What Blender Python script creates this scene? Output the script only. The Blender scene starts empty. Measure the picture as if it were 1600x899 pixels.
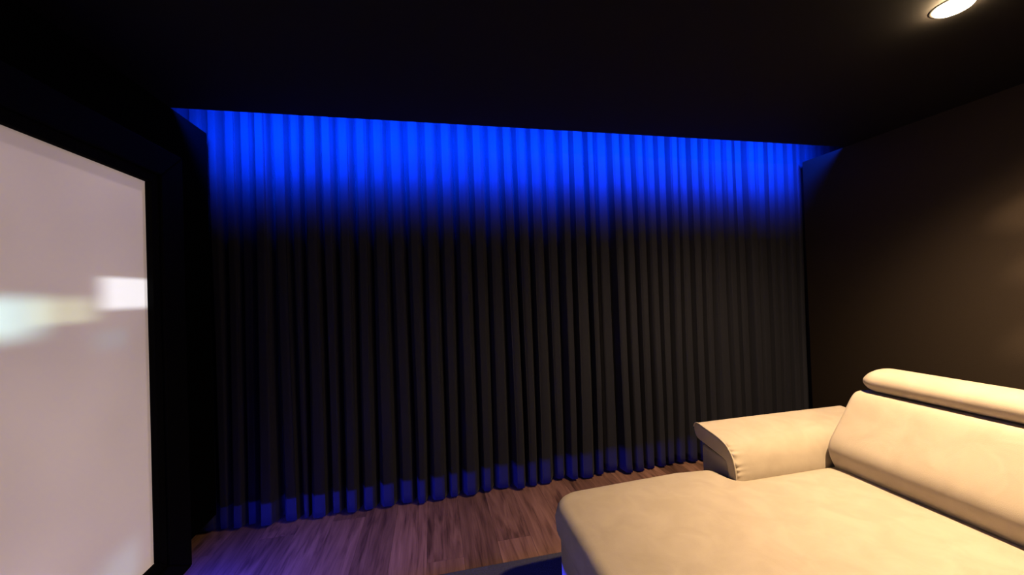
import bpy, bmesh, math, random
from mathutils import Matrix, Vector, noise
from mathutils.geometry import delaunay_2d_cdt

random.seed(7)
scene = bpy.context.scene
col = scene.collection

# ------------------------------------------------------------------ camera
cam_data = bpy.data.cameras.new('camera')
cam_data.sensor_fit = 'HORIZONTAL'
cam_data.sensor_width = 36.0
cam_data.lens = 36.0 * 590.0 / 1600.0
cam_data.clip_start = 0.02
cam = bpy.data.objects.new('camera', cam_data)
col.objects.link(cam)
R = Matrix(((0.97770149, 0.03104172, -0.20769258),
            (-0.20723239, -0.01740752, -0.97813686),
            (-0.03397846, 0.99936649, -0.01058651)))
cam.matrix_world = Matrix.Translation((0, 0, 1.4)) @ R.to_4x4()
scene.camera = cam

# ------------------------------------------------------------------ world, exposure
world = bpy.data.worlds.new('world')
scene.world = world
world.use_nodes = True
world.node_tree.nodes['Background'].inputs[0].default_value = (0, 0, 0, 1)
world.node_tree.nodes['Background'].inputs[1].default_value = 0.0
scene.view_settings.view_transform = 'Standard'
scene.view_settings.look = 'None'
scene.view_settings.exposure = 0.0
scene.view_settings.gamma = 1.0
scene.view_settings.use_curve_mapping = False

# lamp levels (used by the lamps' builders below)
LENS_GLOW = 650.0
BEAM_WIDE = 262.0
BEAM_NARROW = 145.0
WALL_BEAM = 1600.0
WALL_STRAY = 800.0
COVE_SPREAD = 104.0
WARM = (1.0, 0.68, 0.36)
COVE_BLUE = 165.0          # per metre of strip
BASE_BLUE = 5600.0
SCREEN_BASE = 0.22

# room dimensions, metres
H = 2.40            # underside of the dropped ceiling
XL, XR = -1.28, 3.066
Y_CEIL = 2.237      # edge of the dropped ceiling
Y_WALL = 2.555      # ends of the side walls
Y_CURTAIN = 2.665
Y_BACK = -2.2

# ------------------------------------------------------------------ helpers
def link(o, parent=None):
    col.objects.link(o)
    if parent is not None:
        o.parent = parent
    return o

def tag(o, label=None, cat=None, group=None, kind=None):
    if label: o['label'] = label
    if cat: o['category'] = cat
    if group: o['group'] = group
    if kind: o['kind'] = kind
    return o

def empty(name, loc=(0, 0, 0)):
    o = bpy.data.objects.new(name, None)
    o.location = loc
    o.empty_display_size = 0.1
    return link(o)

def mesh_obj(name, verts, faces, mat, parent=None, smooth=False):
    me = bpy.data.meshes.new(name)
    me.from_pydata(verts, [], faces)
    me.validate()
    if smooth:
        me.polygons.foreach_set('use_smooth', [True] * len(me.polygons))
    me.materials.append(mat)
    return link(bpy.data.objects.new(name, me), parent)

def bm_obj(name, bm, mat, parent=None, smooth=False):
    bmesh.ops.recalc_face_normals(bm, faces=bm.faces)
    me = bpy.data.meshes.new(name)
    bm.to_mesh(me); bm.free()
    if smooth:
        me.polygons.foreach_set('use_smooth', [True] * len(me.polygons))
    me.materials.append(mat)
    return link(bpy.data.objects.new(name, me), parent)

def box_bm(x0, x1, y0, y1, z0, z1, bevel=0.0, seg=2):
    bm = bmesh.new()
    bmesh.ops.create_cube(bm, size=1.0)
    for v in bm.verts:
        v.co = Vector((x0 + (v.co.x + .5) * (x1 - x0), y0 + (v.co.y + .5) * (y1 - y0), z0 + (v.co.z + .5) * (z1 - z0)))
    if bevel:
        bmesh.ops.bevel(bm, geom=list(bm.edges), offset=bevel, segments=seg, affect='EDGES', profile=0.5)
    return bm

def box(name, x0, x1, y0, y1, z0, z1, mat, parent=None, bevel=0.0, seg=2, smooth=False):
    return bm_obj(name, box_bm(x0, x1, y0, y1, z0, z1, bevel, seg), mat, parent, smooth)

# ------------------------------------------------------------------ materials
def mat_new(name):
    m = bpy.data.materials.new(name)
    m.use_nodes = True
    nt = m.node_tree
    b = nt.nodes['Principled BSDF']
    return m, nt, b

def N(nt, kind, **kw):
    n = nt.nodes.new(kind)
    for k, v in kw.items():
        setattr(n, k, v)
    return n

def paint(name, colour, rough, spec=0.5, bump=0.0, scale=300.0):
    m, nt, b = mat_new(name)
    b.inputs['Roughness'].default_value = rough
    b.inputs['Specular IOR Level'].default_value = spec
    tc = N(nt, 'ShaderNodeTexCoord')
    nz = N(nt, 'ShaderNodeTexNoise'); nz.inputs['Scale'].default_value = scale; nz.inputs['Detail'].default_value = 3
    nt.links.new(tc.outputs['Object'], nz.inputs['Vector'])
    mix = N(nt, 'ShaderNodeMix', data_type='RGBA')
    mix.inputs[6].default_value = (*[c * 0.8 for c in colour], 1)
    mix.inputs[7].default_value = (*[c * 1.2 for c in colour], 1)
    nt.links.new(nz.outputs['Fac'], mix.inputs[0])
    nt.links.new(mix.outputs[2], b.inputs['Base Color'])
    if bump:
        bp = N(nt, 'ShaderNodeBump'); bp.inputs['Strength'].default_value = bump; bp.inputs['Distance'].default_value = 0.002
        nt.links.new(nz.outputs['Fac'], bp.inputs['Height'])
        nt.links.new(bp.outputs['Normal'], b.inputs['Normal'])
    return m

def emitter(name, colour, strength):
    m = bpy.data.materials.new(name); m.use_nodes = True
    nt = m.node_tree; nt.nodes.clear()
    e = N(nt, 'ShaderNodeEmission'); o = N(nt, 'ShaderNodeOutputMaterial')
    e.inputs[0].default_value = (*colour, 1); e.inputs[1].default_value = strength
    nt.links.new(e.outputs[0], o.inputs[0])
    return m

M_ceil = paint('black_ceiling_paint', (0.0075, 0.0068, 0.0065), 0.85, 0.1, 0.2)
M_wall = paint('black_wall_paint', (0.0125, 0.0092, 0.0072), 0.8, 0.05, 0.5, 420)
M_left = paint('black_velvet_wall', (0.002, 0.002, 0.002), 1.0, 0.0)
M_frame = paint('black_frame', (0.003, 0.003, 0.003), 0.8, 0.04)
M_bezel = paint('gloss_black_bezel', (0.004, 0.004, 0.004), 0.9, 0.02)
M_metal = paint('dark_metal', (0.03, 0.03, 0.03), 0.4, 0.5)
M_gap = paint('dark_underlay', (0.012, 0.008, 0.006), 0.9, 0.1)
M_blue = emitter('blue_led', (0.0, 0.045, 1.0), 6.0)
M_blue2 = emitter('blue_led_base', (0.02, 0.03, 1.0), BASE_BLUE)
M_lamp = emitter('warm_lamp_lens', WARM, LENS_GLOW)

def curtain_mat():
    m, nt, b = mat_new('black_curtain_cloth')
    b.inputs['Roughness'].default_value = 0.85
    b.inputs['Specular IOR Level'].default_value = 0.2
    b.inputs['Sheen Weight'].default_value = 0.02
    b.inputs['Sheen Roughness'].default_value = 0.5
    tc = N(nt, 'ShaderNodeTexCoord')
    mp = N(nt, 'ShaderNodeMapping'); mp.inputs['Scale'].default_value = (60, 60, 3)
    nz = N(nt, 'ShaderNodeTexNoise'); nz.inputs['Scale'].default_value = 1.0; nz.inputs['Detail'].default_value = 3
    nt.links.new(tc.outputs['Object'], mp.inputs[0]); nt.links.new(mp.outputs[0], nz.inputs['Vector'])
    mix = N(nt, 'ShaderNodeMix', data_type='RGBA')
    mix.inputs[6].default_value = (0.010, 0.0108, 0.0185, 1)
    mix.inputs[7].default_value = (0.0142, 0.0155, 0.026, 1)
    nt.links.new(nz.outputs['Fac'], mix.inputs[0]); nt.links.new(mix.outputs[2], b.inputs['Base Color'])
    return m
M_curtain = curtain_mat()

def fabric_mat(name, c1, c2, seam=False):
    m, nt, b = mat_new(name)
    b.inputs['Roughness'].default_value = 0.9
    b.inputs['Specular IOR Level'].default_value = 0.15
    b.inputs['Sheen Weight'].default_value = 0.18
    b.inputs['Sheen Roughness'].default_value = 0.45
    b.inputs['Sheen Tint'].default_value = (1.0, 0.93, 0.85, 1)
    tc = N(nt, 'ShaderNodeTexCoord')
    n1 = N(nt, 'ShaderNodeTexNoise'); n1.inputs['Scale'].default_value = 9; n1.inputs['Detail'].default_value = 4; n1.inputs['Distortion'].default_value = .6
    n2 = N(nt, 'ShaderNodeTexNoise'); n2.inputs['Scale'].default_value = 420; n2.inputs['Detail'].default_value = 2
    for n in (n1, n2): nt.links.new(tc.outputs['Object'], n.inputs['Vector'])
    rmp = N(nt, 'ShaderNodeMapRange'); rmp.inputs[1].default_value = .35; rmp.inputs[2].default_value = .65
    nt.links.new(n1.outputs['Fac'], rmp.inputs[0])
    mix = N(nt, 'ShaderNodeMix', data_type='RGBA')
    mix.inputs[6].default_value = (*c1, 1); mix.inputs[7].default_value = (*c2, 1)
    nt.links.new(rmp.outputs[0], mix.inputs[0]); nt.links.new(mix.outputs[2], b.inputs['Base Color'])
    add = N(nt, 'ShaderNodeMath', operation='MULTIPLY_ADD')
    add.inputs[1].default_value = 3.0
    nt.links.new(n1.outputs['Fac'], add.inputs[0]); nt.links.new(n2.outputs['Fac'], add.inputs[2])
    bp = N(nt, 'ShaderNodeBump'); bp.inputs['Strength'].default_value = 0.25; bp.inputs['Distance'].default_value = 0.002
    nt.links.new(add.outputs[0], bp.inputs['Height']); nt.links.new(bp.outputs['Normal'], b.inputs['Normal'])
    return m
M_sofa = fabric_mat('beige_suede', (0.365, 0.315, 0.262), (0.405, 0.352, 0.297))
M_seam = fabric_mat('dark_seam', (0.06, 0.05, 0.045), (0.07, 0.06, 0.05))
M_pipe = fabric_mat('beige_piping', (0.40, 0.35, 0.30), (0.44, 0.385, 0.325))

def wood_mat():
    m, nt, b = mat_new('brown_wood_plank')
    b.inputs['Roughness'].default_value = 0.42
    b.inputs['Specular IOR Level'].default_value = 0.35
    tc = N(nt, 'ShaderNodeTexCoord'); oi = N(nt, 'ShaderNodeObjectInfo')
    off = N(nt, 'ShaderNodeVectorMath', operation='SCALE'); off.inputs[3].default_value = 40.0
    cmb = N(nt, 'ShaderNodeCombineXYZ')
    for i in range(3): nt.links.new(oi.outputs['Random'], cmb.inputs[i])
    nt.links.new(cmb.outputs[0], off.inputs[0])
    va = N(nt, 'ShaderNodeVectorMath', operation='ADD')
    nt.links.new(tc.outputs['Object'], va.inputs[0]); nt.links.new(off.outputs[0], va.inputs[1])
    mp = N(nt, 'ShaderNodeMapping'); mp.inputs['Scale'].default_value = (16, 1.3, 1)
    nt.links.new(va.outputs[0], mp.inputs[0])
    n1 = N(nt, 'ShaderNodeTexNoise'); n1.inputs['Scale'].default_value = 1.6; n1.inputs['Detail'].default_value = 6; n1.inputs['Distortion'].default_value = 1.2
    nt.links.new(mp.outputs[0], n1.inputs['Vector'])
    mp2 = N(nt, 'ShaderNodeMapping'); mp2.inputs['Scale'].default_value = (90, 3, 1)
    nt.links.new(va.outputs[0], mp2.inputs[0])
    n2 = N(nt, 'ShaderNodeTexNoise'); n2.inputs['Scale'].default_value = 1.5; n2.inputs['Detail'].default_value = 4
    nt.links.new(mp2.outputs[0], n2.inputs['Vector'])
    mul = N(nt, 'ShaderNodeMath', operation='MULTIPLY_ADD'); mul.inputs[1].default_value = 0.35
    nt.links.new(n2.outputs['Fac'], mul.inputs[0]); nt.links.new(n1.outputs['Fac'], mul.inputs[2])
    cr = N(nt, 'ShaderNodeValToRGB')
    e = cr.color_ramp.elements
    e[0].position = 0.42; e[0].color = (0.058, 0.029, 0.020, 1)
    e[1].position = 0.92; e[1].color = (0.27, 0.150, 0.106, 1)
    k = cr.color_ramp.elements.new(0.62); k.color = (0.165, 0.086, 0.061, 1)
    nt.links.new(mul.outputs[0], cr.inputs[0])
    tone = N(nt, 'ShaderNodeMapRange'); tone.inputs[3].default_value = .72; tone.inputs[4].default_value = 1.25
    nt.links.new(oi.outputs['Random'], tone.inputs[0])
    sc = N(nt, 'ShaderNodeVectorMath', operation='SCALE')
    nt.links.new(cr.outputs[0], sc.inputs[0]); nt.links.new(tone.outputs[0], sc.inputs[3])
    nt.links.new(sc.outputs[0], b.inputs['Base Color'])
    bp = N(nt, 'ShaderNodeBump'); bp.inputs['Strength'].default_value = 0.12; bp.inputs['Distance'].default_value = 0.001
    nt.links.new(n2.outputs['Fac'], bp.inputs['Height']); nt.links.new(bp.outputs['Normal'], b.inputs['Normal'])
    return m
M_wood = wood_mat()

def rug_mat():
    m, nt, b = mat_new('charcoal_rug_pile')
    b.inputs['Roughness'].default_value = 1.0
    b.inputs['Specular IOR Level'].default_value = 0.05
    tc = N(nt, 'ShaderNodeTexCoord')
    n1 = N(nt, 'ShaderNodeTexNoise'); n1.inputs['Scale'].default_value = 160; n1.inputs['Detail'].default_value = 4
    nt.links.new(tc.outputs['Object'], n1.inputs['Vector'])
    mix = N(nt, 'ShaderNodeMix', data_type='RGBA')
    mix.inputs[6].default_value = (0.030, 0.030, 0.034, 1); mix.inputs[7].default_value = (0.080, 0.080, 0.088, 1)
    nt.links.new(n1.outputs['Fac'], mix.inputs[0]); nt.links.new(mix.outputs[2], b.inputs['Base Color'])
    bp = N(nt, 'ShaderNodeBump'); bp.inputs['Strength'].default_value = 0.7; bp.inputs['Distance'].default_value = 0.004
    nt.links.new(n1.outputs['Fac'], bp.inputs['Height']); nt.links.new(bp.outputs['Normal'], b.inputs['Normal'])
    return m
M_rug = rug_mat()

# soft light patches of the picture, the first an added fill glow: (y in, y in, y out, y out, z low, z low, z high, z high, colour)
PATCHES = [
    (-0.9, -0.2, 0.8, 1.25, 0.75, 1.1, 1.45, 1.7, (0.42, 0.46, 0.46)),  # out-of-view glow, added to brighten the sofa's front faces
    (1.612, 1.743, 2.921, 3.019, 1.369, 1.4, 1.494, 1.517, (0.60, 0.63, 0.66)),
    (-0.195, 0.584, 1.324, 1.539, 1.273, 1.351, 1.4, 1.463, (0.42, 0.66, 0.64)),
    (1.363, 1.48, 1.558, 1.729, 1.327, 1.361, 1.4, 1.454, (0.26, 0.29, 0.17)),
    (1.578, 1.694, 1.753, 1.821, 1.205, 1.264, 1.283, 1.332, (0.0, 0.035, 0.05)),
    (1.558, 1.704, 1.772, 1.87, 0.27, 0.358, 0.407, 0.524, (0.05, 0.09, 0.11)),
]

def screen_mat(y1, ztop):
    """White projection cloth showing a dim out-of-focus picture: soft patches of light."""
    m, nt, b = mat_new('projection_screen_picture')
    b.inputs['Base Color'].default_value = (0.72, 0.70, 0.69, 1)
    b.inputs['Roughness'].default_value = 0.75
    b.inputs['Specular IOR Level'].default_value = 0.2
    tc = N(nt, 'ShaderNodeTexCoord'); sep = N(nt, 'ShaderNodeSeparateXYZ')
    nt.links.new(tc.outputs['Object'], sep.inputs[0])
    Y, Z = sep.outputs[1], sep.outputs[2]
    def step(src, a, c):
        r = N(nt, 'ShaderNodeMapRange', interpolation_type='SMOOTHSTEP')
        r.inputs[1].default_value = a; r.inputs[2].default_value = c
        if a > c:
            r.inputs[1].default_value = c; r.inputs[2].default_value = a
            r.inputs[3].default_value = 1.0; r.inputs[4].default_value = 0.0
        nt.links.new(src, r.inputs[0]); return r.outputs[0]
    def mulv(*xs):
        cur = xs[0]
        for x in xs[1:]:
            n = N(nt, 'ShaderNodeMath', operation='MULTIPLY'); nt.links.new(cur, n.inputs[0])
            if isinstance(x, float): n.inputs[1].default_value = x
            else: nt.links.new(x, n.inputs[1])
            cur = n.outputs[0]
        return cur
    def tint(fac, c):
        n = N(nt, 'ShaderNodeVectorMath', operation='SCALE'); n.inputs[0].default_value = c
        nt.links.new(fac, n.inputs[3]); return n.outputs[0]
    pic = mulv(step(Y, y1 - .012, y1 - .016), step(Z, ztop - .042, ztop - .052))
    layers = []
    # base tone of the picture, a little mottled
    nz = N(nt, 'ShaderNodeTexNoise'); nz.inputs['Scale'].default_value = 2.2; nz.inputs['Detail'].default_value = 1
    nt.links.new(tc.outputs['Object'], nz.inputs['Vector'])
    mm = N(nt, 'ShaderNodeMapRange'); mm.inputs[1].default_value = .3; mm.inputs[2].default_value = .7; mm.inputs[3].default_value = .88; mm.inputs[4].default_value = 1.12
    nt.links.new(nz.outputs['Fac'], mm.inputs[0])
    s = SCREEN_BASE
    layers.append(tint(mm.outputs[0], (s * 1.18, s * 0.90, s * 0.80)))
    # (y-range in, y-range out, z lower, z upper, colour)
    for (ya, yb, yc, yd, za, zb, zc, zd, c) in PATCHES:
        layers.append(tint(mulv(step(Y, ya, yb), step(Y, yd, yc), step(Z, za, zb), step(Z, zd, zc)), c))
    cur = layers[0]
    for L in layers[1:]:
        n = N(nt, 'ShaderNodeVectorMath', operation='ADD'); nt.links.new(cur, n.inputs[0]); nt.links.new(L, n.inputs[1]); cur = n.outputs[0]
    msk = N(nt, 'ShaderNodeMapRange'); msk.inputs[3].default_value = .72; msk.inputs[4].default_value = 1.0
    nt.links.new(pic, msk.inputs[0])
    fin = N(nt, 'ShaderNodeVectorMath', operation='SCALE'); nt.links.new(cur, fin.inputs[0]); nt.links.new(msk.outputs[0], fin.inputs[3])
    nt.links.new(fin.outputs[0], b.inputs['Emission Color'])
    b.inputs['Emission Strength'].default_value = 1.0
    return m

# ------------------------------------------------------------------ structure
ceil = box('ceiling', -2.0, 3.9, Y_BACK, Y_CEIL, H, H + 0.015, M_ceil)
tag(ceil, 'black dropped ceiling ending short of the blue-lit curtain', 'ceiling', kind='structure')
box('cove_top', -2.0, 3.9, 1.8, 3.0, 2.66, 2.68, M_ceil, ceil)
box('cove_riser', -2.0, 3.9, 1.80, 1.82, H + .015, 2.66, M_ceil, ceil)
# LED strip standing on top of the dropped ceiling, set back from its edge
for xa, xb in ((-1.25, 3.03),):
    mesh_obj('led_strip', [(xa, 2.146, H + .028), (xb, 2.146, H + .028), (xb, 2.146, H + .142), (xa, 2.146, H + .142)],
             [(0, 1, 2, 3)], M_blue, ceil)
    box('led_channel', xa - .01, xb + .01, 2.12, 2.144, H + .015, H + .146, M_metal, ceil)
    ld = bpy.data.lights.new('led_light', 'AREA')
    ld.shape = 'RECTANGLE'; ld.size = xb - xa; ld.size_y = .114; ld.spread = math.radians(COVE_SPREAD)
    ld.color = (0.0, 0.045, 1.0); ld.energy = COVE_BLUE * (xb - xa)
    lo = link(bpy.data.objects.new('led_light', ld), ceil)
    lo.location = ((xa + xb) / 2, 2.150, H + .085)
    lo.rotation_euler = Vector((0, 1, -.22)).to_track_quat('-Z', 'Y').to_euler()

wr = box('wall_right', XR, XR + .12, Y_BACK, Y_WALL + .015, 0, H, M_wall)
tag(wr, 'black painted wall behind the sofa', 'wall', kind='structure')
wl = box('wall_left', XL - .12, XL, Y_BACK, Y_WALL, 0.150, H, M_left)
tag(wl, 'black panel wall carrying the screen, raised off the floor', 'wall', kind='structure')
box('wall_backing', -1.56, -1.46, Y_BACK, 2.05, 0, H, M_left, wl)
box('wall_bracket', -1.46, -1.40, Y_BACK, 2.05, 0.5, 2.3, M_left, wl)
wf = box('wall_far', -2.0, 3.9, 2.86, 2.96, 0, 2.66, M_left)
tag(wf, 'dark wall hidden behind the long curtains', 'wall', kind='structure')
wb = box('wall_back', -2.0, 3.9, Y_BACK - .1, Y_BACK, 0, H, M_wall)
tag(wb, 'black wall behind the viewer', 'wall', kind='structure')
box('wall_side', -2.0, -1.95, 2.0, 2.86, 0, 2.66, M_left, wf)
box('wall_side', 3.85, 3.9, 2.0, 2.86, 0, 2.66, M_left, wf)

# floor: underlay slab with planks laid towards the curtain
fl = box('floor', -2.0, 3.9, Y_BACK, 2.96, -0.05, -0.008, M_gap)
tag(fl, 'brown wood plank floor', 'floor', kind='structure')
PW, PL = 0.193, 1.285
pl_bm = box_bm(-PW / 2 + .0006, PW / 2 - .0006, 0, PL - .0012, -0.008, 0.0)
proto = bm_obj('plank', pl_bm, M_wood, fl)
first = True
ix = 0
x = -2.0 + PW / 2
while x < 3.9:
    y = Y_BACK - ((ix * 0.47) % 1.0) * PL
    while y < 2.94:
        ln = min(PL, 2.95 - y)
        o = proto if first else proto.copy()
        if not first: link(o, fl)
        first = False
        o.location = (x, y, 0)
        if ln < PL: o.scale = (1, ln / PL, 1)
        y += PL
    x += PW; ix += 1

# ------------------------------------------------------------------ projection screen
Y1, Z0, Z1 = 1.901, 0.298, 1.925     # visible cloth
Y0 = Y1 - (Z1 - Z0) * 16 / 9
sc = empty('projection_screen', (XL, (Y0 + Y1) / 2, 0.15))
tag(sc, 'large white projection screen in a wide black frame, showing blurred light patches', 'screen')
def child_fix(o):      # parts are built in world coordinates
    o.matrix_parent_inverse = Matrix.Translation(-o.parent.location)
    return o
xs = -1.190
o = box('screen_cloth', xs - .006, xs, Y0 - .02, Y1 + .02, Z0 - .02, Z1 + .02, screen_mat(Y1, Z1), sc); child_fix(o)
FO0, FO1, FZ0, FZ1 = Y0 - .194, Y1 + .194, 0.150, 2.095     # outer frame
xf = -1.153
def rail(name, a, b, c, d, mat, x0, x1, bev):
    """mitred bar with outline a,b,c,d in (y,z), from x0 to x1"""
    bm = bmesh.new()
    lo = [bm.verts.new((x0, *p)) for p in (a, b, c, d)]
    hi = [bm.verts.new((x1, *p)) for p in (a, b, c, d)]
    bm.faces.new(lo); bm.faces.new(hi[::-1])
    for i in range(4):
        j = (i + 1) % 4
        bm.faces.new((lo[i], lo[j], hi[j], hi[i]))
    bmesh.ops.recalc_face_normals(bm, faces=bm.faces)
    bmesh.ops.bevel(bm, geom=list(bm.edges), offset=bev, segments=2, affect='EDGES', profile=.5)
    return child_fix(bm_obj(name, bm, mat, sc))
def frame(names, yo0, yo1, zo0, zo1, yi0, yi1, zi0, zi1, mat, x0, x1, bev):
    rail(names[0], (yo0, zo1), (yo1, zo1), (yi1, zi1), (yi0, zi1), mat, x0, x1, bev)
    rail(names[0], (yo0, zo0), (yo1, zo0), (yi1, zi0), (yi0, zi0), mat, x0, x1, bev)
    rail(names[1], (yo0, zo0), (yo0, zo1), (yi0, zi1), (yi0, zi0), mat, x0, x1, bev)
    rail(names[1], (yo1, zo0), (yo1, zo1), (yi1, zi1), (yi1, zi0), mat, x0, x1, bev)
b_ = .042
frame(('frame_rail', 'frame_stile'), FO0, FO1, FZ0, FZ1, Y0 - b_, Y1 + b_, Z0 - b_, Z1 + b_, M_frame, XL, xf, .006)
frame(('bezel_rail', 'bezel_stile'), Y0 - b_, Y1 + b_, Z0 - b_, Z1 + b_, Y0, Y1, Z0, Z1, M_bezel, xs, xf - .012, .003)
o = box('back_board', XL, xs - .007, Y0 - .03, Y1 + .03, Z0 - .03, Z1 + .03, M_frame, sc); child_fix(o)

# blue LED strip under the raised wall panel, behind the screen's bottom rail: a 4 mm high luminous edge facing the room
o = mesh_obj('led_strip', [(-1.336, Y0, .1455), (-1.336, 2.05, .1455), (-1.3345, 2.05, .1495), (-1.3345, Y0, .1495)],
             [(0, 1, 2, 3)], M_blue2, wl)
o = box('led_channel', -1.35, -1.337, Y0, 2.05, .142, .150, M_metal, wl)

# ------------------------------------------------------------------ curtains
GAPS = [-1.428, -1.322, -1.240, -1.150, -1.065, -0.977, -0.87, -0.785, -0.684, -0.589, -0.477, -0.376, -0.268, -0.158, -0.043,
        0.067, 0.179, 0.286, 0.399, 0.506, 0.6, 0.712, 0.816, 0.933, 1.032, 1.156, 1.229, 1.342, 1.442, 1.538, 1.64, 1.74,
        1.841, 1.933, 2.025, 2.128, 2.229, 2.342, 2.443, 2.548, 2.655, 2.763, 2.86, 2.965, 3.057, 3.125, 3.202, 3.294, 3.391, 3.496]
GAPS = [-1.74, -1.63, -1.53] + GAPS + [3.60]
def curtain(name, gaps, label, seed, first_back):
    rnd = random.Random(seed)
    per = 22                                   # columns per pleat
    rows = 46
    zt, zb = 2.63, 0.012
    n = len(gaps) - 1
    depth = [0.050 * rnd.uniform(.8, 1.15) for _ in range(n)]
    skew = [rnd.uniform(-.16, .16) for _ in range(n)]
    drift = [rnd.uniform(-1, 1) for _ in range(n + 1)]
    drift[0] = drift[n] = 0
    flare = [rnd.uniform(.75, 1.25) for _ in range(n)]
    hemz = [rnd.uniform(0, .016) for _ in range(n + 1)]
    second = [rnd.uniform(.0, .55) for _ in range(n)]
    verts, faces = [], []
    cols = n * per + 1
    for r in range(rows):
        t = r / (rows - 1)                     # 0 top, 1 hem
        tt = t ** 1.2
        for c in range(cols):
            k = min(c // per, n - 1)
            u = (c - k * per) / per            # 0..1 across one pleat, gap to gap
            g0 = gaps[k] + drift[k] * .022 * tt
            g1 = gaps[k + 1] + drift[k + 1] * .022 * tt
            w = g1 - g0
            # omega-shaped fold: the cloth runs deep at the gaps and bulges forward between them
            a = 2 * math.pi * u
            uu = u + .066 * math.sin(2 * a) - skew[k] * .5 * math.sin(math.pi * u) ** 2
            f = 1 - abs(2 * u - 1) ** 4.5
            sd_ = .70 + skew[k] * .5 if gaps[k] < .3 else .30 + skew[k] * .5
            f -= (.3 + second[k]) * .22 * math.exp(-((u - sd_) / .075) ** 2) * (1 - .5 * t)
            d = depth[k] * (1 + (flare[k] - 1) * tt) * 1.55
            y = Y_CURTAIN + .028 - d * f
            if first_back and k == 0: y += .034 * (1 - u)
            y += .008 * noise.noise((gaps[k] * 3 + u * .3, t * 2.5, seed))
            y -= .012 * tt * noise.noise((gaps[k] * 1.3, 4.0, seed))
            x = g0 + w * uu + .010 * tt * noise.noise((gaps[k] * 5, t * 2.0, seed + 5))
            zh = zb + hemz[k] * (1 - u) + hemz[k + 1] * u
            z = zt + (zh - zt) * t
            verts.append((x, y, z))
    for r in range(rows - 1):
        for c in range(cols - 1):
            a = r * cols + c
            faces.append((a, a + cols, a + cols + 1, a + 1))
    root = empty(name, ((gaps[0] + gaps[-1]) / 2, Y_CURTAIN, 0))
    tag(root, label, 'curtain', 'pleated black curtains along the far wall')
    # weighted hem: bottom 6 cm is its own doubled strip
    o = mesh_obj('cloth', verts, faces, M_curtain, root, True); child_fix(o)
    sd = o.modifiers.new('thickness', 'SOLIDIFY'); sd.thickness = .0016; sd.offset = 1
    return root
SPLIT = 1.229
i = GAPS.index(SPLIT)
curtain('curtain', GAPS[:i + 1], 'wider black pleated curtain reaching from the screen wall past the middle', 3, False)
curtain('curtain', [SPLIT - .008] + GAPS[i + 1:], 'narrower black pleated curtain behind the sofa, ending at the right wall', 8, True)
tr = box('curtain_track', -1.75, 3.61, Y_CURTAIN - .012, Y_CURTAIN + .012, 2.632, 2.66, M_metal, bevel=.003)
tag(tr, 'ceiling curtain track above the blue-lit curtain heads', 'curtain track')

# ------------------------------------------------------------------ rug
RZ = .011
bm = box_bm(-0.95, 0.98, -1.3, 1.93, 0.0005, RZ, .004, 2)
rug = bm_obj('rug', bm, M_rug)
tag(rug, 'flat dark charcoal rug in front of the beige sofa', 'rug')

# ------------------------------------------------------------------ sofa
SX, SY = 1.5, .6
sofa = empty('sofa', (SX, SY, 0))
tag(sofa, 'beige suede corner sofa with deep chaise, flared armrest and headrests', 'sofa')

def arc(cx, cy, r, a0, a1, n):
    return [(cx + r * math.cos(math.radians(a0 + (a1 - a0) * i / n)), cy + r * math.sin(math.radians(a0 + (a1 - a0) * i / n))) for i in range(n + 1)]

def resample(pts, step):
    out = []
    n = len(pts)
    for i in range(n):
        a, b = Vector(pts[i]), Vector(pts[(i + 1) % n])
        L = (b - a).length
        m = max(1, int(round(L / step)))
        for j in range(m):
            out.append(tuple(a.lerp(b, j / m)))
    return out

def offset_poly(pts, d):
    """inward offset of a counter-clockwise outline by vertex normals"""
    n = len(pts); out = []
    for i in range(n):
        p0, p1, p2 = Vector(pts[i - 1]), Vector(pts[i]), Vector(pts[(i + 1) % n])
        t = (p2 - p0)
        if t.length < 1e-9: t = Vector((1, 0))
        t.normalize()
        out.append((p1.x - t.y * d, p1.y + t.x * d))
    return out

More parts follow.
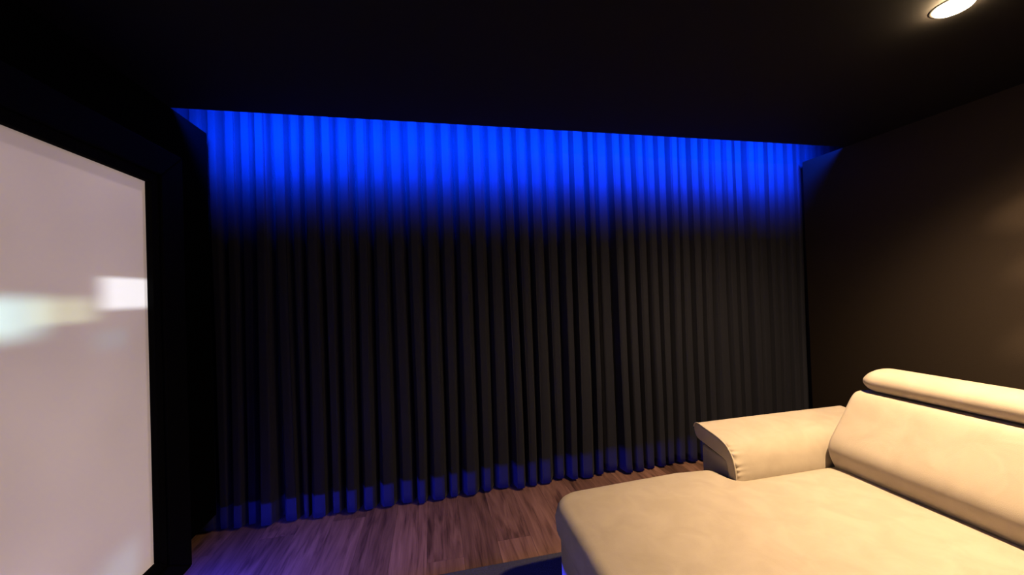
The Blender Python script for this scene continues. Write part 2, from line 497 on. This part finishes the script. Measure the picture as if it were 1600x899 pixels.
def pad(name, outline, rings, parent, mat, crown=0.0, step=.025):
    """cushion with a plan outline; rings = [(inset, z)...] from the bottom edge over the rounded rim to the top,
    closed by a triangulated, slightly crowned top"""
    pts = resample(outline, step)
    n = len(pts)
    verts, faces = [], []
    for (d, z) in rings:
        for p in offset_poly(pts, d):
            verts.append((p[0], p[1], z))
    for r in range(len(rings) - 1):
        for i_ in range(n):
            j = (i_ + 1) % n
            faces.append((r * n + i_, r * n + j, (r + 1) * n + j, (r + 1) * n + i_))
    faces.append(tuple(range(n))[::-1])
    top = [Vector(v[:2]) for v in verts[-n:]]
    ztop = rings[-1][1]
    inner = []
    if crown:
        def dist(p):
            return min((p - t).length for t in top)
        def inside(p):
            c = False
            for i_ in range(n):
                a, b = top[i_], top[i_ - 1]
                if (a.y > p.y) != (b.y > p.y) and p.x < (b.x - a.x) * (p.y - a.y) / (b.y - a.y) + a.x: c = not c
            return c
        gx = min(p.x for p in top)
        while gx < max(p.x for p in top):
            gy = min(p.y for p in top)
            while gy < max(p.y for p in top):
                p = Vector((gx, gy))
                if inside(p):
                    d = dist(p)
                    if d > .018: inner.append((p, d))
                gy += .036
            gx += .036
    vs, es, fs, ov, oe, of = delaunay_2d_cdt(top + [p for p, d in inner], [], [tuple(range(n))], 1, 1e-6)
    b0 = len(verts)
    for q, v in enumerate(vs):
        src = ov[q][0] if ov[q] else 0
        z = ztop
        if src >= n:
            d = inner[src - n][1]
            w = min(1, d / .30)
            z += crown * (1 - (1 - w) ** 2) + .004 * min(1, d / .1) * noise.noise((v.x * 3.2, v.y * 3.2, 1.7))
        verts.append((v.x, v.y, z))
    faces += [tuple(b0 + q for q in f) for f in fs]
    bm = bmesh.new()
    bv = [bm.verts.new(v) for v in verts]
    for f in faces:
        try: bm.faces.new([bv[q] for q in f])
        except ValueError: pass
    bmesh.ops.remove_doubles(bm, verts=bm.verts, dist=1e-5)
    o = bm_obj(name, bm, mat, parent, True)
    if parent is not None: child_fix(o)
    return o

def rim(bottom, top, r_top, r_bot, bulge=.0, k=6):
    rg = []
    for i_ in range(k + 1):
        a = math.pi / 2 * i_ / k
        rg.append((r_bot * (1 - math.sin(a)), bottom + r_bot * (1 - math.cos(a))))
    rg.append((-bulge, (bottom + top) / 2))
    for i_ in range(k + 1):
        a = math.pi / 2 * i_ / k
        rg.append((r_top * (1 - math.cos(a)), top - r_top * (1 - math.sin(a))))
    return rg

SEAT = .446
# chaise cushion: T-shaped plan that wraps in front of the armrest (counter-clockwise)
F, BY, NY = .510, 1.765, .62
outline = ([(F, NY + .05)] + [(F + .05, NY)] + [(2.06, NY)] + [(2.06, 1.605)] + [(1.50, 1.605)]
           + arc(1.47, 1.645, .04, 270, 190, 4) + arc(1.352, 1.682, .07, 20, 90, 5) + [(1.2, BY + .002), (.9, BY - .012)]
           + arc(F + .14, BY - .165, .14, 92, 180, 9))
# arc goes clockwise on the far-left corner, so the whole outline is counter-clockwise
rg = rim(.312, SEAT, .055, .016, .005)
chaise = pad('chaise_cushion', outline, rg, sofa, M_sofa, crown=.018)
base_out = ([(F + .014, NY + .02), (2.44, NY + .02), (2.44, 1.60), (1.46, 1.60), (1.40, BY - .07)] + [(1.3, BY - .03), (.9, BY - .035)]
            + arc(F + .154, BY - .178, .14, 92, 180, 8))
pad('chaise_base', base_out, rim(.05, .292, .008, .012, .0, 4), sofa, M_sofa)
seam_out = offset_poly(resample(base_out, .05), .014)
pad('seam', seam_out, [(0, .27), (0, .33)], sofa, M_seam)

# second seat, nearer the viewer
out2 = [(.90, -.58)] + [(2.06, -.58), (2.06, NY - .006), (.90, NY - .006)]
def rrect(x0, x1, y0, y1, r):
    return (arc(x1 - r, y0 + r, r, 270, 360, 5) + arc(x1 - r, y1 - r, r, 0, 90, 5) + arc(x0 + r, y1 - r, r, 90, 180, 5) + arc(x0 + r, y0 + r, r, 180, 270, 5))
rg2 = rim(.322, SEAT, .055, .012, .006)
pad('seat_cushion', rrect(.98, 2.06, -.58, NY - .006, .06), rg2, sofa, M_sofa, crown=.018)
pad('seat_base', rrect(1.0, 2.44, -.58, NY + .015, .03), rim(.05, .312, .012, .012, .004, 4), sofa, M_sofa)

# ---- armrest
ARM = [(1.600, .360), (1.588, .44), (1.594, .50), (1.612, .552), (1.650, .592), (1.712, .613), (1.78, .624), (1.835, .633),
       (1.862, .632), (1.880, .615), (1.884, .592), (1.872, .562), (1.845, .546), (1.75, .530), (1.672, .516), (1.650, .500), (1.642, .44), (1.640, .36)]
def catmull(pts, per, closed=False):
    out = []
    n = len(pts)
    for i_ in range(n - 1):
        p0 = pts[max(i_ - 1, 0)]; p1 = pts[i_]; p2 = pts[i_ + 1]; p3 = pts[min(i_ + 2, n - 1)]
        for j in range(per):
            t = j / per
            out.append(tuple(.5 * (2 * p1[q] + (-p0[q] + p2[q]) * t + (2 * p0[q] - 5 * p1[q] + 4 * p2[q] - p3[q]) * t * t
                                   + (-p0[q] + 3 * p1[q] - 3 * p2[q] + p3[q]) * t ** 3) for q in range(2)))
    out.append(pts[-1])
    return out

def armrest(parent, mirror=None):
    """far arm; mirror = y of the mirror plane for the near one"""
    my = (lambda y: y) if mirror is None else (lambda y: 2 * mirror - y)
    prof = catmull(ARM, 10)
    n = len(prof)
    X0, X1 = 1.418, 2.42
    xs_ = [X0] + [X0 + .004 * i_ for i_ in range(1, 20)] + [X0 + .08 + (X1 - X0 - .08) * i_ / 24 for i_ in range(25)]
    verts, faces = [], []
    cy, cz = 1.72, .5
    for xi, xx in enumerate(xs_):
        dx = xx - X0
        for pi_, (y, z) in enumerate(prof):
            s = pi_ / (n - 1)
            # rounded front edge
            e = .010 * (1 - math.sqrt(max(0, 1 - (1 - min(dx / .010, 1)) ** 2)))
            y2, z2 = y, z
            # outward normal of the profile
            a = prof[max(pi_ - 1, 0)]; b = prof[min(pi_ + 1, n - 1)]
            ty, tz = b[0] - a[0], b[1] - a[1]
            L = math.hypot(ty, tz) or 1
            ny, nz = -tz / L, ty / L
            # gathers in the cloth beside the front piping, low on the inner side
            if .03 < s < .30:
                wgt = math.sin(math.pi * (s - .03) / .27)
                g = math.sin(s * 190 + 1.5 * math.sin(s * 61)) * math.exp(-max(0, dx - .010) / .020) * min(1, dx / .012)
                e += -.0075 * wgt * g - .004 * wgt * math.exp(-((dx - .02) / .02) ** 2)
            # soft swell of the pad
            e -= .006 * math.sin(math.pi * min(1, dx / .9)) * (1 if s < .5 else 0) * math.sin(math.pi * min(1, s / .5))
            verts.append((xx, my(y2 - ny * e), z2 - nz * e))
    m = len(xs_)
    for i_ in range(m - 1):
        for j in range(n - 1):
            a = i_ * n + j
            faces.append((a, a + 1, a + n + 1, a + n))
        faces.append((i_ * n + n - 1, i_ * n, (i_ + 1) * n, (i_ + 1) * n + n - 1))
    # front and back faces with their own vertices so that the edge stays crisp
    def cap(ring, flip):
        b0 = len(verts)
        idx = range(ring * n, ring * n + n)
        verts.extend([verts[q] for q in idx])
        h = n // 2
        for j in range(h - 1):
            q = (b0 + j, b0 + n - 1 - j, b0 + n - 2 - j, b0 + j + 1)
            faces.append(q[::-1] if flip else q)
    cap(0, False); cap(m - 1, True)
    bm = bmesh.new()
    bv = [bm.verts.new(v) for v in verts]
    for f in faces:
        try: bm.faces.new([bv[q] for q in f])
        except ValueError: pass
    o = bm_obj('armrest', bm, M_sofa, parent, True); child_fix(o)
    # piping: a cord round the inner edge of the front face
    cp = [(X0 + .002, my(y - .0), z) for (y, z) in prof[: int(n * .56)]]
    pv, pf, sg = [], [], 8
    for q, p in enumerate(cp):
        t = (Vector(cp[min(q + 1, len(cp) - 1)]) - Vector(cp[max(q - 1, 0)])).normalized()
        u = Vector((1, 0, 0)); w = t.cross(u).normalized()
        for a in range(sg):
            an = 2 * math.pi * a / sg
            pv.append(tuple(Vector(p) + .0038 * (math.cos(an) * u + math.sin(an) * w)))
    for q in range(len(cp) - 1):
        for a in range(sg):
            b = (a + 1) % sg
            pf.append((q * sg + a, q * sg + b, (q + 1) * sg + b, (q + 1) * sg + a))
    pc = mesh_obj('piping', pv, pf, M_pipe, o, True)
    pc.matrix_parent_inverse = Matrix.Identity(4)      # the armrest's own origin is the world origin
    # block under the pad
    ya, yb = sorted((my(1.646), my(1.852)))
    bmx = box_bm(1.440, 2.42, ya, yb, .05, .512, .014, 3)
    # the block's top slopes with the pad
    for v in bmx.verts:
        if v.co.z > .45:
            yy = v.co.y if mirror is None else 2 * mirror - v.co.y
            v.co.z += (yy - 1.78) * .10
    ob = bm_obj('arm_base', bmx, M_sofa, parent, True); child_fix(ob)
    return o
armrest(sofa)
armrest(sofa, mirror=.508)

# ---- backrest cushions and headrests: a cross-section in (x, z) swept along y with rounded ends
def sweep(name, prof, y0, y1, r_end, mat, parent, k=8, inset=1.0, bow=0.0, cuts=14, length=None):
    n = len(prof)
    cx = sum(p[0] for p in prof) / n; cz = sum(p[1] for p in prof) / n
    le = length or r_end
    st = [(y0 + le * (1 - math.cos(math.pi / 2 * i_ / k)), r_end * (1 - math.sin(math.pi / 2 * i_ / k))) for i_ in range(k + 1)]
    mid = [(y0 + le + (y1 - y0 - 2 * le) * i_ / cuts, 0) for i_ in range(1, cuts)]
    en = [(y1 - (s[0] - y0), s[1]) for s in st[::-1]]
    stations = st + mid + en
    verts, faces = [], []
    for (y, d) in stations:
        d *= inset
        tcen = (y - y0) / (y1 - y0)
        q = offset_poly(prof, d)
        for (a, b) in q:
            verts.append((a, y, b + bow * (1 - (2 * tcen - 1) ** 2)))
    m = len(stations)
    for i_ in range(m - 1):
        for j in range(n):
            jj = (j + 1) % n
            faces.append((i_ * n + j, i_ * n + jj, (i_ + 1) * n + jj, (i_ + 1) * n + j))
    faces.append(tuple(range(n))); faces.append(tuple((m - 1) * n + j for j in range(n)))
    bm = bmesh.new()
    bv = [bm.verts.new(v) for v in verts]
    for f in faces: bm.faces.new([bv[q] for q in f])
    o = bm_obj(name, bm, mat, parent, True)
    return child_fix(o)

bp_ = [(2.40, .31), (2.40, .70), (2.36, .785), (2.28, .815), (2.20, .822), (2.150, .818), (2.115, .790), (2.072, .73), (2.032, .675),
       (1.990, .620), (1.963, .578), (1.954, .542), (1.960, .508), (1.974, .474), (1.990, .445), (2.01, .40), (2.05, .34), (2.10, .31)]
back_prof = catmull(bp_ , 4)[:-1] + [bp_[-1]]
sweep('backrest', back_prof, NY + .004, 1.577, .022, M_sofa, sofa)
sweep('backrest', back_prof, -.575, NY - .004, .035, M_sofa, sofa)
def ellipse(cx, cz, a, b, deg, p=2.5, n=44):
    out = []
    t0 = math.radians(deg)
    for i_ in range(n):
        t = 2 * math.pi * i_ / n
        u = a * math.copysign(abs(math.cos(t)) ** (2 / p), math.cos(t))
        v = b * math.copysign(abs(math.sin(t)) ** (2 / p), math.sin(t))
        out.append((cx + u * math.cos(t0) - v * math.sin(t0), cz + u * math.sin(t0) + v * math.cos(t0)))
    return out
hp = ellipse(2.258, .879, .112, .061, 2, 2.1)
sweep('headrest', hp, NY + .01, 1.556, .050, M_sofa, sofa, length=.062)
sweep('headrest', hp, -.565, NY - .01, .050, M_sofa, sofa, length=.062)
for (yy) in (1.35, .85, .40, -.35):
    o = box('headrest_bracket', 2.245, 2.285, yy - .02, yy + .02, .76, .88, M_metal, sofa, .004); child_fix(o)
for (xx, yy) in ((.62, 1.60), (.62, .74), (1.1, -.48), (2.36, 1.5), (2.36, -.48), (1.55, 1.76)):
    bm = bmesh.new()
    bmesh.ops.create_cone(bm, cap_ends=True, segments=20, radius1=.018, radius2=.024, depth=.042,
                          matrix=Matrix.Translation((xx, yy, .032 if xx < .98 and yy < 1.9 else .021)))
    o = bm_obj('leg', bm, M_metal, sofa); child_fix(o)

# ------------------------------------------------------------------ ceiling downlights
def lathe(name, prof, mat, parent, seg=48):
    verts, faces = [], []
    n = len(prof)
    for i_ in range(seg):
        a = 2 * math.pi * i_ / seg
        for (r, z) in prof: verts.append((r * math.cos(a), r * math.sin(a), z))
    for i_ in range(seg):
        j = (i_ + 1) % seg
        for q in range(n - 1):
            faces.append((i_ * n + q, j * n + q, j * n + q + 1, i_ * n + q + 1))
    return mesh_obj(name, verts, faces, mat, parent, True)
def downlight(x, y, label, beams):
    root = empty('downlight', (x, y, H))
    tag(root, label, 'ceiling lamp', 'round warm downlights in the black ceiling')
    lathe('trim_ring', [(.0530, -.0005), (.0535, -.002), (.058, -.0025), (.063, -.0015), (.064, -.0002)], M_ceil, root)
    # slightly domed luminous lens
    lathe('lens', [(.0525, -.001), (.052, -.006), (.048, -.011), (.036, -.0155), (.018, -.018), (.0005, -.0185)], M_lamp, root)
    for watt, deg, blend, aim in beams:
        ld = bpy.data.lights.new('beam', 'SPOT')
        ld.energy = watt; ld.color = WARM; ld.spot_size = math.radians(deg); ld.spot_blend = blend; ld.shadow_soft_size = .04
        lo = link(bpy.data.objects.new('beam', ld), root); lo.location = (0, 0, -.06)
        if aim:
            lo.rotation_euler = (Vector(aim) - Vector((x, y, H - .06))).to_track_quat('-Z', 'Y').to_euler()
    return root
downlight(1.917, 1.008, 'round glowing warm downlight in the black ceiling above the sofa',
          ((BEAM_WIDE, 148, 1.0, None), (BEAM_NARROW, 84, 1.0, None)))
# the next lamp of the row is turned to the wall; its lens throws three small stray ovals beside the main beam
downlight(1.90, -.30, 'round warm downlight nearer the viewer, its beam turned to the black wall',
          ((WALL_BEAM, 58, 1.0, (XR, .60, 1.45)), (WALL_STRAY, 5.4, .5, (XR, 1.34, 1.735)),
           (WALL_STRAY, 4.4, .5, (XR, 1.31, 1.45)), (WALL_STRAY, 5.0, .6, (XR, 1.32, 1.08))))
